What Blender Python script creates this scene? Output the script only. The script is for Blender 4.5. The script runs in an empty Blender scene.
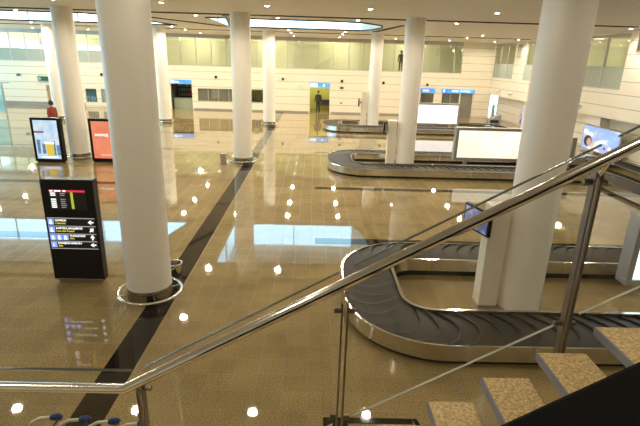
import bpy, bmesh, math, random
from mathutils import Vector, Matrix
random.seed(7)
S = bpy.context.scene
COL = S.collection
PI = math.pi

# ------------------------------------------------------------------ materials
def nodes(name):
    m = bpy.data.materials.new(name); m.use_nodes = True
    nt = m.node_tree; b = nt.nodes['Principled BSDF']
    return m, nt, b
def mat(name, col, rough=.5, metal=0.0, noise=0.0, nscale=8.0, ior=1.5, spec=.5, bump=0.0):
    m, nt, b = nodes(name)
    b.inputs['Base Color'].default_value = (*col, 1)
    b.inputs['Roughness'].default_value = rough
    b.inputs['Metallic'].default_value = metal
    b.inputs['IOR'].default_value = ior
    b.inputs['Specular IOR Level'].default_value = spec
    tc = nt.nodes.new('ShaderNodeTexCoord')
    n = nt.nodes.new('ShaderNodeTexNoise'); n.inputs['Scale'].default_value = nscale; n.inputs['Detail'].default_value = 4
    nt.links.new(tc.outputs['Object'], n.inputs['Vector'])
    if noise:
        mx = nt.nodes.new('ShaderNodeMix'); mx.data_type = 'RGBA'
        mx.inputs[6].default_value = (*[c*(1-noise) for c in col], 1)
        mx.inputs[7].default_value = (*[min(1, c*(1+noise)) for c in col], 1)
        nt.links.new(n.outputs['Fac'], mx.inputs[0]); nt.links.new(mx.outputs[2], b.inputs['Base Color'])
    if bump:
        bp = nt.nodes.new('ShaderNodeBump'); bp.inputs['Strength'].default_value = bump; bp.inputs['Distance'].default_value = .01
        nt.links.new(n.outputs['Fac'], bp.inputs['Height']); nt.links.new(bp.outputs[0], b.inputs['Normal'])
    return m
def emis(name, col, strength, var=0.0, vscale=2.0, col2=None):
    m, nt, b = nodes(name)
    b.inputs['Base Color'].default_value = (.02, .02, .02, 1)
    b.inputs['Emission Color'].default_value = (*col, 1)
    b.inputs['Emission Strength'].default_value = strength*.84
    if col2:
        tc = nt.nodes.new('ShaderNodeTexCoord')
        n = nt.nodes.new('ShaderNodeTexNoise'); n.inputs['Scale'].default_value = vscale; n.inputs['Detail'].default_value = 3
        mx = nt.nodes.new('ShaderNodeMix'); mx.data_type = 'RGBA'
        mx.inputs[6].default_value = (*col, 1); mx.inputs[7].default_value = (*col2, 1)
        cr = nt.nodes.new('ShaderNodeValToRGB'); cr.color_ramp.elements[0].position = .4; cr.color_ramp.elements[1].position = .62
        nt.links.new(tc.outputs['Object'], n.inputs['Vector']); nt.links.new(n.outputs['Fac'], cr.inputs[0])
        nt.links.new(cr.outputs[0], mx.inputs[0]); nt.links.new(mx.outputs[2], b.inputs['Emission Color'])
    return m
def glass(name, tint=(.95, 1, .97), refl=1.0, mixmin=.04, haze=0.0, hazecol=(.7, .75, .7)):
    """thin sheet: see-through with a Fresnel reflection and, where frosted, a diffuse share"""
    m = bpy.data.materials.new(name); m.use_nodes = True
    nt = m.node_tree; nt.nodes.clear()
    out = nt.nodes.new('ShaderNodeOutputMaterial')
    tr = nt.nodes.new('ShaderNodeBsdfTransparent'); tr.inputs[0].default_value = (*tint, 1)
    gl = nt.nodes.new('ShaderNodeBsdfGlossy'); gl.inputs['Roughness'].default_value = .01
    fr = nt.nodes.new('ShaderNodeFresnel')
    ge = nt.nodes.new('ShaderNodeNewGeometry'); ir = nt.nodes.new('ShaderNodeMapRange'); ir.inputs[3].default_value = 1.5; ir.inputs[4].default_value = 1/1.5   # same sheet from both faces
    nt.links.new(ge.outputs['Backfacing'], ir.inputs[0]); nt.links.new(ir.outputs[0], fr.inputs[0])
    ma = nt.nodes.new('ShaderNodeMath'); ma.operation = 'MULTIPLY_ADD'; ma.use_clamp = True
    ma.inputs[1].default_value = refl; ma.inputs[2].default_value = mixmin - .04
    nt.links.new(fr.outputs[0], ma.inputs[0])
    mx = nt.nodes.new('ShaderNodeMixShader')
    nt.links.new(ma.outputs[0], mx.inputs[0]); nt.links.new(tr.outputs[0], mx.inputs[1]); nt.links.new(gl.outputs[0], mx.inputs[2])
    last = mx
    if haze:
        df = nt.nodes.new('ShaderNodeBsdfDiffuse'); df.inputs[0].default_value = (*hazecol, 1)
        m2 = nt.nodes.new('ShaderNodeMixShader'); m2.inputs[0].default_value = haze
        nt.links.new(mx.outputs[0], m2.inputs[1]); nt.links.new(df.outputs[0], m2.inputs[2]); last = m2
    nt.links.new(last.outputs[0], out.inputs[0])
    return m
def granite(name, c1, c2, rough, tile=None, spec=.5, ior=1.5, scale=60):
    m, nt, b = nodes(name)
    g = nt.nodes.new('ShaderNodeNewGeometry')
    n = nt.nodes.new('ShaderNodeTexNoise'); n.inputs['Scale'].default_value = scale; n.inputs['Detail'].default_value = 6; n.inputs['Roughness'].default_value = .75
    nt.links.new(g.outputs['Position'], n.inputs['Vector'])
    cr = nt.nodes.new('ShaderNodeValToRGB'); cr.color_ramp.elements[0].position = .38; cr.color_ramp.elements[1].position = .62
    cr.color_ramp.elements[0].color = (*c1, 1); cr.color_ramp.elements[1].color = (*c2, 1)
    nt.links.new(n.outputs['Fac'], cr.inputs[0])
    last = cr.outputs[0]
    n2 = nt.nodes.new('ShaderNodeTexNoise'); n2.inputs['Scale'].default_value = .9; n2.inputs['Detail'].default_value = 5
    nt.links.new(g.outputs['Position'], n2.inputs['Vector'])
    mp = nt.nodes.new('ShaderNodeMapRange'); mp.inputs[1].default_value = .3; mp.inputs[2].default_value = .7; mp.inputs[3].default_value = .82; mp.inputs[4].default_value = 1.15
    nt.links.new(n2.outputs['Fac'], mp.inputs[0])
    mm = nt.nodes.new('ShaderNodeMix'); mm.data_type = 'RGBA'; mm.blend_type = 'MULTIPLY'; mm.inputs[0].default_value = 1
    nt.links.new(last, mm.inputs[6]); nt.links.new(mp.outputs[0], mm.inputs[7]); last = mm.outputs[2]
    b.inputs['Roughness'].default_value = rough
    if tile:
        br = nt.nodes.new('ShaderNodeTexBrick'); br.offset = 0.0; br.inputs['Scale'].default_value = 1
        br.inputs['Brick Width'].default_value = tile; br.inputs['Row Height'].default_value = tile
        br.inputs['Mortar Size'].default_value = .004; br.inputs['Mortar Smooth'].default_value = .2
        br.inputs['Color1'].default_value = (.91, .91, .91, 1); br.inputs['Color2'].default_value = (1.07, 1.065, 1.05, 1); br.inputs['Mortar'].default_value = (.62, .6, .56, 1)
        nt.links.new(g.outputs['Position'], br.inputs['Vector'])
        m3 = nt.nodes.new('ShaderNodeMix'); m3.data_type = 'RGBA'; m3.blend_type = 'MULTIPLY'; m3.inputs[0].default_value = 1
        nt.links.new(last, m3.inputs[6]); nt.links.new(br.outputs[0], m3.inputs[7]); last = m3.outputs[2]
        mr = nt.nodes.new('ShaderNodeMapRange'); mr.inputs[3].default_value = rough; mr.inputs[4].default_value = rough + .3
        nt.links.new(br.outputs['Fac'], mr.inputs[0]); nt.links.new(mr.outputs[0], b.inputs['Roughness'])
    nt.links.new(last, b.inputs['Base Color'])
    b.inputs['IOR'].default_value = ior; b.inputs['Specular IOR Level'].default_value = spec
    return m
def panelled(name, col, joint, pitch=.59, off=.66, width=.03, axis='Z', rough=.4, pitch2=0, noise=.04):
    m, nt, b = nodes(name)
    g = nt.nodes.new('ShaderNodeNewGeometry'); sp = nt.nodes.new('ShaderNodeSeparateXYZ')
    nt.links.new(g.outputs['Position'], sp.inputs[0])
    def line(sock, pitch, off, width):
        a = nt.nodes.new('ShaderNodeMath'); a.operation = 'SUBTRACT'; a.inputs[1].default_value = off - width/2; nt.links.new(sock, a.inputs[0])
        d = nt.nodes.new('ShaderNodeMath'); d.operation = 'DIVIDE'; d.inputs[1].default_value = pitch; nt.links.new(a.outputs[0], d.inputs[0])
        f = nt.nodes.new('ShaderNodeMath'); f.operation = 'FRACT'; nt.links.new(d.outputs[0], f.inputs[0])
        l = nt.nodes.new('ShaderNodeMath'); l.operation = 'LESS_THAN'; l.inputs[1].default_value = width/pitch; nt.links.new(f.outputs[0], l.inputs[0])
        return l.outputs[0]
    fac = line(sp.outputs[axis], pitch, off, width)
    n = nt.nodes.new('ShaderNodeTexNoise'); n.inputs['Scale'].default_value = .7; nt.links.new(g.outputs['Position'], n.inputs['Vector'])
    mx0 = nt.nodes.new('ShaderNodeMix'); mx0.data_type = 'RGBA'
    mx0.inputs[6].default_value = (*[c*(1-noise) for c in col], 1); mx0.inputs[7].default_value = (*[min(1, c*(1+noise)) for c in col], 1)
    nt.links.new(n.outputs['Fac'], mx0.inputs[0])
    mx = nt.nodes.new('ShaderNodeMix'); mx.data_type = 'RGBA'; mx.inputs[7].default_value = (*joint, 1)
    nt.links.new(fac, mx.inputs[0]); nt.links.new(mx0.outputs[2], mx.inputs[6])
    nt.links.new(mx.outputs[2], b.inputs['Base Color'])
    b.inputs['Roughness'].default_value = rough
    return m
def sky_picture(name, strength):
    """blue sky with streaks of white cloud, for a lit advertisement"""
    m, nt, b = nodes(name)
    tc = nt.nodes.new('ShaderNodeTexCoord'); mpg = nt.nodes.new('ShaderNodeMapping'); mpg.inputs['Scale'].default_value = (1, .7, 2.2)
    n = nt.nodes.new('ShaderNodeTexNoise'); n.inputs['Scale'].default_value = 1.3; n.inputs['Detail'].default_value = 4
    nt.links.new(tc.outputs['Object'], mpg.inputs[0]); nt.links.new(mpg.outputs[0], n.inputs['Vector'])
    cr = nt.nodes.new('ShaderNodeValToRGB'); e = cr.color_ramp.elements
    e[0].position = .42; e[0].color = (.25, .40, .85, 1); e[1].position = .6; e[1].color = (.9, .93, 1, 1)
    k = e.new(.52); k.color = (.3, .5, .9, 1)
    nt.links.new(n.outputs['Fac'], cr.inputs[0]); nt.links.new(cr.outputs[0], b.inputs['Emission Color'])
    b.inputs['Base Color'].default_value = (.1, .1, .1, 1); b.inputs['Emission Strength'].default_value = strength
    return m

M = dict(
 floor=granite('floor_granite', (.165, .115, .042), (.50, .375, .175), .028, tile=.345, spec=.5, ior=1.85, scale=55),
 strip=granite('dark_granite', (.007, .005, .004), (.022, .016, .012), .05, spec=.55, scale=50),
 tread=granite('tread_granite', (.38, .25, .09), (.86, .65, .34), .5, scale=60),
 wall=panelled('wall_panel', (.86, .78, .62), (.42, .35, .26)),
 wallR=panelled('wall_panel_right', (.86, .80, .68), (.42, .36, .29)),
 ceil=panelled('ceiling_panel', (.82, .77, .69), (.72, .67, .59), pitch=.3, off=0, width=.02, axis='Y', rough=.55),
 cream=mat('cream_paint', (.82, .75, .62), .5, noise=.03, nscale=2),
 column=mat('column_paint', (.90, .86, .78), .38, noise=.015, nscale=1.5),
 grey_band=mat('grey_plinth', (.32, .30, .27), .3, noise=.08),
 black=mat('black_gloss', (.008, .007, .009), .35, noise=.1, spec=.3),
 blackm=mat('black_rubber', (.018, .017, .016), .6, noise=.15),
 parapet=mat('parapet_black', (.006, .005, .004), .8, noise=.1, spec=.1),
 belt=mat('belt_rubber', (.052, .044, .034), .55, noise=.25, nscale=6, spec=.3),
 steel=mat('brushed_steel', (.66, .65, .62), .14, metal=1, noise=.06, nscale=14),
 chrome=mat('polished_steel', (.80, .77, .72), .15, metal=1, noise=.03),
 sleeve=mat('sleeve_steel', (.36, .33, .29), .2, metal=1, noise=.2, nscale=9), post=mat('post_steel', (.27, .23, .20), .32, metal=1, noise=.05),
 alu=mat('grey_aluminium', (.42, .41, .40), .4, metal=.6, noise=.05),
 mullion=mat('mullion_grey', (.55, .54, .50), .4, metal=.4),
 olive=mat('olive_wall', (.80, .79, .64), .6, noise=.08, nscale=.8),
 green=mat('green_corridor_wall', (.55, .56, .13), .6, noise=.12, nscale=.8),
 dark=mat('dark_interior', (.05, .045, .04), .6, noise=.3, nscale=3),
 greyroom=mat('grey_interior', (.24, .22, .18), .6, noise=.15, nscale=1.5),
 counter=mat('pale_green_counter', (.42, .47, .33), .4, noise=.1),
 blind=mat('grey_blind', (.40, .38, .33), .6, noise=.08, nscale=3),
 slot=mat('dark_slot', (.03, .027, .025), .7),
 well=mat('white_well', (.85, .86, .85), .6),
 grip=mat('blue_grip', (.012, .03, .16), .5, spec=.2),
 tube=mat('cream_tube', (.70, .64, .46), .3, metal=.3),
 nosing=mat('grey_nosing', (.25, .245, .25), .6, noise=.15, nscale=30),
 skin=mat('skin', (.45, .27, .19), .6), hair=mat('hair_black', (.015, .012, .012), .6),
 jacket=mat('dark_jacket', (.03, .026, .018), .8, noise=.2), trousers=mat('dark_trousers', (.022, .02, .018), .8, noise=.2),
 red=mat('rust_red_top', (.30, .05, .035), .8, noise=.2),
 exitgreen=emis('exit_green', (.02, .2, .07), .5), white_e=emis('white_print', (1, 1, 1), 1.5),
 whitep=mat('white_plastic', (.8, .8, .78), .35),
 lamp=emis('lamp_glow', (1, .86, .6), 36), 
 lightbox=emis('lightbox_warm', (1, .90, .62), 1.15, col2=(1, .98, .86), vscale=.8), lightbox_w=emis('lightbox_white', (1, .99, .97), 1.5),
 blue_e=emis('blue_sign', (.03, .26, .95), 1.1, col2=(.12, .55, 1), vscale=1.6), 
 lavender_e=emis('pictogram_blue', (.22, .36, .95), 1.2), yellow_e=emis('yellow_print', (.95, .78, .03), 1.0),
 red_e=emis('red_print', (.85, .03, .07), .9), strip_e=emis('lit_edge', (.8, .8, .8), .45), lime_e=emis('lime_bar', (.55, .6, .05), .8),
 orange_e=emis('orange_poster', (.82, .21, .10), .95, col2=(.86, .30, .17), vscale=1.2),
 poster_e=emis('pale_blue_poster', (.45, .65, .86), .95, col2=(.72, .82, .9), vscale=3.2),
 posterblue_e=emis('poster_dark_blue', (.09, .17, .30), .8, col2=(.2, .35, .55), vscale=6), beer_e=emis('poster_yellow', (.80, .60, .06), .9),
 posterbr_e=emis('poster_brown', (.35, .12, .06), .7),
 screen_e=emis('monitor_screen', (.10, .11, .26), .7, col2=(.42, .42, .6), vscale=5),
 purple_e=emis('purple_poster', (.22, .08, .5), .8, col2=(.75, .7, .9), vscale=3),
 sky_pic=sky_picture('sky_advert', .95), face_e=emis('advert_skin', (.85, .50, .36), .8), hair_e=emis('advert_hair', (.03, .01, .015), .6),
 glass=glass('balustrade_glass', (.985, .99, .98), .45, .04), gglass=glass('gallery_glass', (.93, .95, .88), 1.0, .10),
 frost=glass('frosted_glass', (.8, .85, .78), .6, .05, .78, (.52, .56, .49)), cyan=glass('cyan_glass', (.66, .93, .95), .8, .05, .35, (.55, .85, .88)),
 clear=glass('window_glass', (.95, .98, .98), .7, .04), winglass=glass('dark_window_glass', (.86, .86, .82), 1, .08),
)

# ------------------------------------------------------------------ mesh builder
class MB:
    def __init__(self): self.v, self.f, self.m = [], [], []
    def add(self, vs, fs, mi=0):
        n = len(self.v); self.v += [tuple(v) for v in vs]
        for f in fs: self.f.append([i+n for i in f]); self.m.append(mi)
        return self
    def box(self, x0, x1, y0, y1, z0, z1, mi=0):
        vs = [(x, y, z) for x in (x0, x1) for y in (y0, y1) for z in (z0, z1)]
        return self.add(vs, [(0, 1, 3, 2), (4, 6, 7, 5), (0, 4, 5, 1), (2, 3, 7, 6), (0, 2, 6, 4), (1, 5, 7, 3)], mi)
    def prism(self, poly, axis, a, b, mi=0):
        """poly of 2-D points extruded along axis from a to b"""
        def p(u, v, w): return {'X': (w, u, v), 'Y': (u, w, v), 'Z': (u, v, w)}[axis]
        n = len(poly); vs = [p(u, v, a) for u, v in poly] + [p(u, v, b) for u, v in poly]
        fs = [tuple(range(n)), tuple(range(2*n-1, n-1, -1))] + [(i, i+n, (i+1) % n+n, (i+1) % n) for i in range(n)]
        return self.add(vs, fs, mi)
    def lathe(self, prof, seg=32, c=(0, 0, 0), mi=0, cap=True):
        vs, fs = [], []; k = len(prof)
        for i in range(seg):
            a = 2*PI*i/seg
            for r, z in prof: vs.append((c[0]+r*math.cos(a), c[1]+r*math.sin(a), c[2]+z))
        for i in range(seg):
            j = (i+1) % seg
            for q in range(k-1): fs.append((i*k+q, j*k+q, j*k+q+1, i*k+q+1))
        if cap:
            if prof[0][0] > 1e-6: fs.append(tuple(i*k for i in range(seg))[::-1])
            if prof[-1][0] > 1e-6: fs.append(tuple(i*k+k-1 for i in range(seg)))
        return self.add(vs, fs, mi)
    def tube(self, pts, r, seg=12, closed=False, mi=0):
        pts = [Vector(p) for p in pts]; n = len(pts); rs = r if isinstance(r, (list, tuple)) else [r]*n
        vs, fs = [], []; prev = None
        for i in range(n):
            a = pts[i-1] if (i or closed) else pts[0]; b = pts[(i+1) % n] if (i < n-1 or closed) else pts[-1]
            t = (b-a).normalized()
            if prev is None:
                up = Vector((0, 0, 1)) if abs(t.z) < .9 else Vector((1, 0, 0)); u = t.cross(up).normalized()
            else: u = (prev - t*prev.dot(t)).normalized()
            prev = u; w = t.cross(u)
            for k in range(seg):
                ang = 2*PI*k/seg; vs.append(pts[i] + (u*math.cos(ang)+w*math.sin(ang))*rs[i])
        for i in range(n if closed else n-1):
            j = (i+1) % n
            for k in range(seg): fs.append((i*seg+k, i*seg+(k+1) % seg, j*seg+(k+1) % seg, j*seg+k))
        if not closed: fs += [tuple(range(seg))[::-1], tuple(range((n-1)*seg, n*seg))]
        return self.add(vs, fs, mi)
    def ball(self, c, r, seg=14, rings=8, mi=0):
        rx, ry, rz = r if isinstance(r, (tuple, list)) else (r, r, r)
        vs = [(c[0], c[1], c[2]-rz)]
        for i in range(1, rings):
            th = PI*i/rings
            for k in range(seg): vs.append((c[0]+rx*math.sin(th)*math.cos(2*PI*k/seg), c[1]+ry*math.sin(th)*math.sin(2*PI*k/seg), c[2]-rz*math.cos(th)))
        vs.append((c[0], c[1], c[2]+rz)); fs = []
        for k in range(seg):
            fs.append((0, 1+(k+1) % seg, 1+k))
            for i in range(rings-2): fs.append((1+i*seg+k, 1+i*seg+(k+1) % seg, 1+(i+1)*seg+(k+1) % seg, 1+(i+1)*seg+k))
            fs.append((len(vs)-1, 1+(rings-2)*seg+k, 1+(rings-2)*seg+(k+1) % seg))
        return self.add(vs, fs, mi)
    def build(self, name, m, parent=None, smooth=False, bevel=0, loc=None, fix=True):
        me = bpy.data.meshes.new(name); me.from_pydata(self.v, [], self.f); me.update()
        ms = m if isinstance(m, (list, tuple)) else [m]
        for q in ms: me.materials.append(q)
        for p, i in zip(me.polygons, self.m): p.material_index = i
        if fix:
            bm = bmesh.new(); bm.from_mesh(me); bmesh.ops.recalc_face_normals(bm, faces=bm.faces); bm.to_mesh(me); bm.free()
        if smooth:
            for p in me.polygons: p.use_smooth = True
            try: me.set_sharp_from_angle(angle=math.radians(40))
            except Exception: pass
        o = bpy.data.objects.new(name, me); COL.objects.link(o)
        if parent: o.parent = parent
        if loc: o.location = loc
        if bevel:
            b = o.modifiers.new('bevel', 'BEVEL'); b.width = bevel; b.segments = 2; b.limit_method = 'ANGLE'
        return o
def box(name, x0, x1, y0, y1, z0, z1, m, parent=None, bevel=0): return MB().box(x0, x1, y0, y1, z0, z1).build(name, m, parent, bevel=bevel)
def tag(o, label=None, cat=None, group=None, kind=None):
    if label: o['label'] = label
    if cat: o['category'] = cat
    if group: o['group'] = group
    if kind: o['kind'] = kind
    return o
def thing(name, label, cat, loc=(0, 0, 0), group=None, rz=0, kind=None):
    o = bpy.data.objects.new(name, None); COL.objects.link(o); o.location = loc; o.rotation_euler = (0, 0, rz); o.empty_display_size = .2
    return tag(o, label, cat, group, kind)
def struct(o): o['kind'] = 'structure'; return o
def copy_tree(o, loc=None, label=None, parent=None):
    c = o.copy(); COL.objects.link(c)
    if parent: c.parent = parent
    if loc is not None: c.location = loc
    if label: c['label'] = label
    for ch in list(o.children): copy_tree(ch, parent=c)
    return c
def text(body, size, loc, m, parent, name='lettering', rot=(PI/2, 0, 0), sx=1.0, thick=.002, align='LEFT'):
    cu = bpy.data.curves.new(name, 'FONT'); cu.body = body; cu.size = size; cu.extrude = thick; cu.align_x = align
    t = bpy.data.objects.new('tmp', cu); COL.objects.link(t)
    dg = bpy.context.evaluated_depsgraph_get(); me = bpy.data.meshes.new_from_object(t.evaluated_get(dg))
    bpy.data.objects.remove(t); me.materials.clear(); me.materials.append(m)
    o = bpy.data.objects.new(name, me); COL.objects.link(o); o.location = loc; o.rotation_euler = rot; o.scale = (sx, 1, 1); o.parent = parent
    return o
def wall_holes(mb, u0, u1, z0, z1, holes, axis, a, b):
    us = sorted({u0, u1, *[h[0] for h in holes], *[h[1] for h in holes]}); zs = sorted({z0, z1, *[h[2] for h in holes], *[h[3] for h in holes]})
    for i in range(len(us)-1):
        for j in range(len(zs)-1):
            cu, cz = (us[i]+us[i+1])/2, (zs[j]+zs[j+1])/2
            if any(h[0] < cu < h[1] and h[2] < cz < h[3] for h in holes): continue
            if axis == 'X': mb.box(us[i], us[i+1], a, b, zs[j], zs[j+1])
            else: mb.box(a, b, us[i], us[i+1], zs[j], zs[j+1])
    return mb

CZ = 5.8          # ceiling height
FW = 39.2         # far wall plane
XL, XR = -28.0, 14.2
# ------------------------------------------------------------------ floor
struct(box('floor', XL-.3, 18, -3, 46, -.2, 0, M['floor']))
tr = 0
def trim(mb, m, **k):
    global tr; tr += 1; return struct(mb.build('trim_%d' % tr, m, **k))
trim(MB().box(-2.86, -2.44, -3, FW, 0, .003), M['strip'])
for y, w in ((10.45, .36), (15.4, .32), (21.9, .27), (26.8, .27)):
    trim(MB().box(.1, XR, y, y+w, 0, .003), M['strip']); trim(MB().box(XL, -6.2, y, y+w, 0, .003), M['strip'])
inl = MB(); inl.box(.2, 1.30, 4.62, 4.71, 0, .004); inl.box(.2, .5, 3.6, 4.62, 0, .004)
inl.prism([(1.30, 4.71), (1.36, 4.71), (1.46, 4.3), (1.40, 4.3)], 'Z', 0, .004)
trim(inl, M['strip'])

# ------------------------------------------------------------------ ceiling with skylight openings
sky_r = [(-4.8, 21.9), (.6, 21.9), (2.1, 22.3), (3.1, 23.6), (3.3, 25.0), (3.1, 26.6), (2.6, 28.0), (-4.8, 28.0)]
sky_l = [(-24, 21.5), (-9.8, 21.5), (-9.0, 22.6), (-7.7, 28.0), (-24, 28.0)]
bm = bmesh.new()
outer = [(XL-.3, -3), (16, -3), (16, FW+.2), (XL-.3, FW+.2)]
edges = []
for poly in (outer, sky_r, sky_l):
    vs = [bm.verts.new((x, y, CZ)) for x, y in poly]; edges += [bm.edges.new((vs[i], vs[(i+1) % len(vs)])) for i in range(len(vs))]
bmesh.ops.triangle_fill(bm, edges=edges, use_beauty=True, use_dissolve=False)
r = bmesh.ops.extrude_face_region(bm, geom=list(bm.faces))
bmesh.ops.translate(bm, verts=[g for g in r['geom'] if isinstance(g, bmesh.types.BMVert)], vec=(0, 0, .03))
bmesh.ops.recalc_face_normals(bm, faces=bm.faces)
me = bpy.data.meshes.new('ceiling'); bm.to_mesh(me); bm.free(); me.materials.append(M['ceil'])
co = bpy.data.objects.new('ceiling', me); COL.objects.link(co); struct(co)
# raised roof lights: glazed clerestory on the far and end sides, opaque near side and lid
WH = 1.45
for k, poly in enumerate((sky_r, sky_l)):
    n = len(poly); mb = MB(); wd = MB(); bars = MB()
    lo, hi = CZ+.03, CZ+WH
    far = n-2 if k == 0 else n-2
    for i in range(n):
        (x0, y0), (x1, y1) = poly[i], poly[(i+1) % n]
        d = Vector((x1-x0, y1-y0)); L_ = d.length; d.normalize(); nn = Vector((d.y, -d.x))
        def slab(m_, a, b, t0, t1, z0, z1):
            p = [Vector((x0, y0))+d*a+nn*t0, Vector((x0, y0))+d*b+nn*t0, Vector((x0, y0))+d*b+nn*t1, Vector((x0, y0))+d*a+nn*t1]
            m_.add([(q.x, q.y, z) for z in (z0, z1) for q in p], [(0, 1, 5, 4), (3, 7, 6, 2), (4, 5, 6, 7), (0, 3, 2, 1), (0, 4, 7, 3), (1, 2, 6, 5)])
        glazed = abs(y0-28) < .1 and abs(y1-28) < .1 or (k == 0 and i == n-1) or (k == 1 and x1 > -9 and y1 > 25)
        if glazed:
            slab(wd, 0, L_, .02, .035, lo, hi)
            c = max(1, int(L_/2.6))
            for q in range(c+1): slab(bars, L_*q/c-.025, L_*q/c+.025, .0, .08, lo, hi)
        else: slab(mb, 0, L_, 0, .08, lo, hi)
    trim(mb, M['well'])
    xs = [p[0] for p in poly]
    trim(MB().box(min(xs)-.1, max(xs)+.1, 21.3, 28.15, hi, hi+.08), M['well'])
    w = struct(wd.build('window_%d' % (k+1), M['clear'])); bars.build('glazing_bars', M['mullion'], w)
    rim = MB()
    for i in range(n):
        (x0, y0), (x1, y1) = poly[i], poly[(i+1) % n]
        if k == 0 and i == n-1: continue
        rim.tube([(x0, y0, CZ-.02), (x1, y1, CZ-.02)], .035, 6)
    trim(rim, M['slot'])
for y, x1 in ((20.0, 12.9), (31.9, 13.8)): trim(MB().box(XL, x1, y, y+(.27 if y < 25 else .16), CZ-.03, CZ), M['slot'])
trim(MB().prism([(3.25, 28.9), (3.55, 28.9), (4.1, 23.3), (3.95, 23.3)], 'Z', CZ-.03, CZ), M['slot'])
trim(MB().prism([(-8.3, 21.3), (-8.1, 21.3), (-4.9, 27.9), (-5.2, 27.9)], 'Z', CZ-.03, CZ), M['slot'])

# ------------------------------------------------------------------ far wall
GB = 3.42         # underside of the upper glazing
holes = [(-11.62, -9.9, 0, 2.0), (-9.45, -6.1, .68, 1.72), (-18.5, -17.6, .35, 1.45), (-17.25, -16.35, .35, 1.45), (-5.2, -4.0, .68, 1.75),
         (-.36, 1.25, 0, 2.0), (8.65, 9.75, .45, 1.85), (10.4, 11.85, .6, 1.9), (11.95, 12.95, 0, 1.9), (-21.6, -20.7, 0, 1.6)]
struct(wall_holes(MB(), XL-.3, XR+.2, 0, GB, holes, 'X', FW, FW+.2).build('wall_far', M['wall']))
trim(MB().box(XL, -18.6, FW-.04, FW, 0, .30), M['grey_band']); trim(MB().box(-9.8, -.45, FW-.03, FW, 0, .12), M['grey_band'])
trim(MB().box(1.4, 8, FW-.03, FW, 0, .12), M['grey_band'])
struct(box('wall_far_right_panel', 11.75, XR+.2, FW, FW+.2, GB, CZ, M['wall']))
# rooms behind
struct(box('wall_corridor_back', XL, XR+.3, 42.6, 42.8, 0, GB-.2, M['green']))
struct(box('floor_gallery', XL, XR+.3, FW+.2, 43.2, GB-.25, GB-.02, M['grey_band']))
struct(wall_holes(MB(), XL, XR+.3, GB-.02, CZ, [(-25.5, -22.8, 4.35, 4.75), (-22.4, -17.4, 4.3, 4.7), (-16.4, -14.9, 4.4, 4.7)], 'X', 43.0, 43.2).build('wall_gallery_back', M['olive']))
struct(box('ceiling_gallery', XL, XR+.3, FW+.2, 43.2, CZ, CZ+.1, M['ceil']))
for x in (-11.9, -9.7, -3.8, -1.2, 2.1, 8.3, 10.1):
    struct(box('wall_partition', x-.06, x+.06, FW+.2, 42.6, 0, GB-.25, M['greyroom']))
dn = 2
def window(x0, x1, z0, z1, n, glassm, backm=None):
    global dn; dn += 1
    fr = MB(); t = .045
    fr.box(x0, x1, FW+.03, FW+.1, z0, z0+t); fr.box(x0, x1, FW+.03, FW+.1, z1-t, z1)
    for i in range(n+1):
        x = x0 + (x1-x0)*i/n; fr.box(max(x0, x-t/2), min(x1, x+t/2), FW+.03, FW+.1, z0, z1)
    w = struct(fr.build('window_%d' % dn, M['mullion']))
    MB().box(x0, x1, FW+.06, FW+.07, z0, z1).build('pane', glassm, w)
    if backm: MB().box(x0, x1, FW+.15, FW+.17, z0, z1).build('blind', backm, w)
    return w
window(-9.45, -6.1, .68, 1.72, 4, M['winglass'], M['blind'])
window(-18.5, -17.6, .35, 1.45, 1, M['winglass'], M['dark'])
window(-17.25, -16.35, .35, 1.45, 1, M['clear'], M['blind'])
window(-5.2, -4.0, .68, 1.75, 1, M['clear'])
window(8.65, 9.75, .45, 1.85, 1, M['winglass'], M['greyroom'])
window(10.4, 11.85, .6, 1.9, 2, M['winglass'], M['greyroom'])
# interiors of the openings
t = thing('shop_counter', 'pale green shop counter in the dark doorway under the left blue sign', 'counter', (-10.76, 39.9, 0))
MB().box(-.84, .84, 0, .5, 0, .78).build('body', M['counter'], t, bevel=.01); MB().box(-.86, .86, -.05, .55, .78, .84).build('countertop', M['counter'], t)
t = thing('shop_shelf', 'dark back shelf with small coloured packets behind the shop counter', 'shelf', (-10.76, 41.2, 0))
MB().box(-.86, .86, .2, .3, 0, 2.3).build('back_panel', M['dark'], t)
for i in range(4): MB().box(-.86, .86, -.1, .2, .9+i*.38, .93+i*.38).build('shelf_board', M['dark'], t)
pk = [mat('packet_%s' % c[0], c[1], .5) for c in (('red', (.5, .06, .06)), ('blue', (.08, .13, .4)), ('green', (.1, .3, .1)), ('pale', (.4, .38, .36)))]
for i in range(4):
    for j in range(7):
        if random.random() < .8: MB().box(-.75+j*.22, -.6+j*.22, -.08, .1, .93+i*.38, .93+i*.38+.2+.08*random.random()).build('packet', random.choice(pk), t)
struct(box('door_1', 11.97, 12.93, FW+.12, FW+.16, 0, 1.88, M['greyroom'])); struct(box('door_2', -21.55, -20.75, FW+.15, FW+.19, 0, 1.58, mat('tan_door', (.45, .33, .18), .5, noise=.1)))
t = thing('waste_bag', 'black bag slumped inside the small window right of the middle column', 'bag', (-4.95, FW+.45, .62))
MB().ball((0, 0, .16), (.24, .15, .2)).ball((.3, 0, .1), (.22, .12, .12)).build('sack', M['blackm'], t, smooth=True); MB().ball((-.03, 0, .38), (.05, .05, .06)).build('knot', M['blackm'], t, smooth=True)
box('window_ledge', -5.2, -4.0, FW+.2, FW+.75, .55, .62, M['cream'])['kind'] = 'structure'
t = thing('corridor_bench', 'dark low bench inside the yellow-green doorway behind the walking man', 'bench', (.85, 41.9, 0))
MB().box(-.5, .5, -.2, .2, .38, .46).build('seat', M['dark'], t); MB().box(-.5, .5, .2, .26, .46, .85).build('backrest', M['dark'], t)
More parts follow.
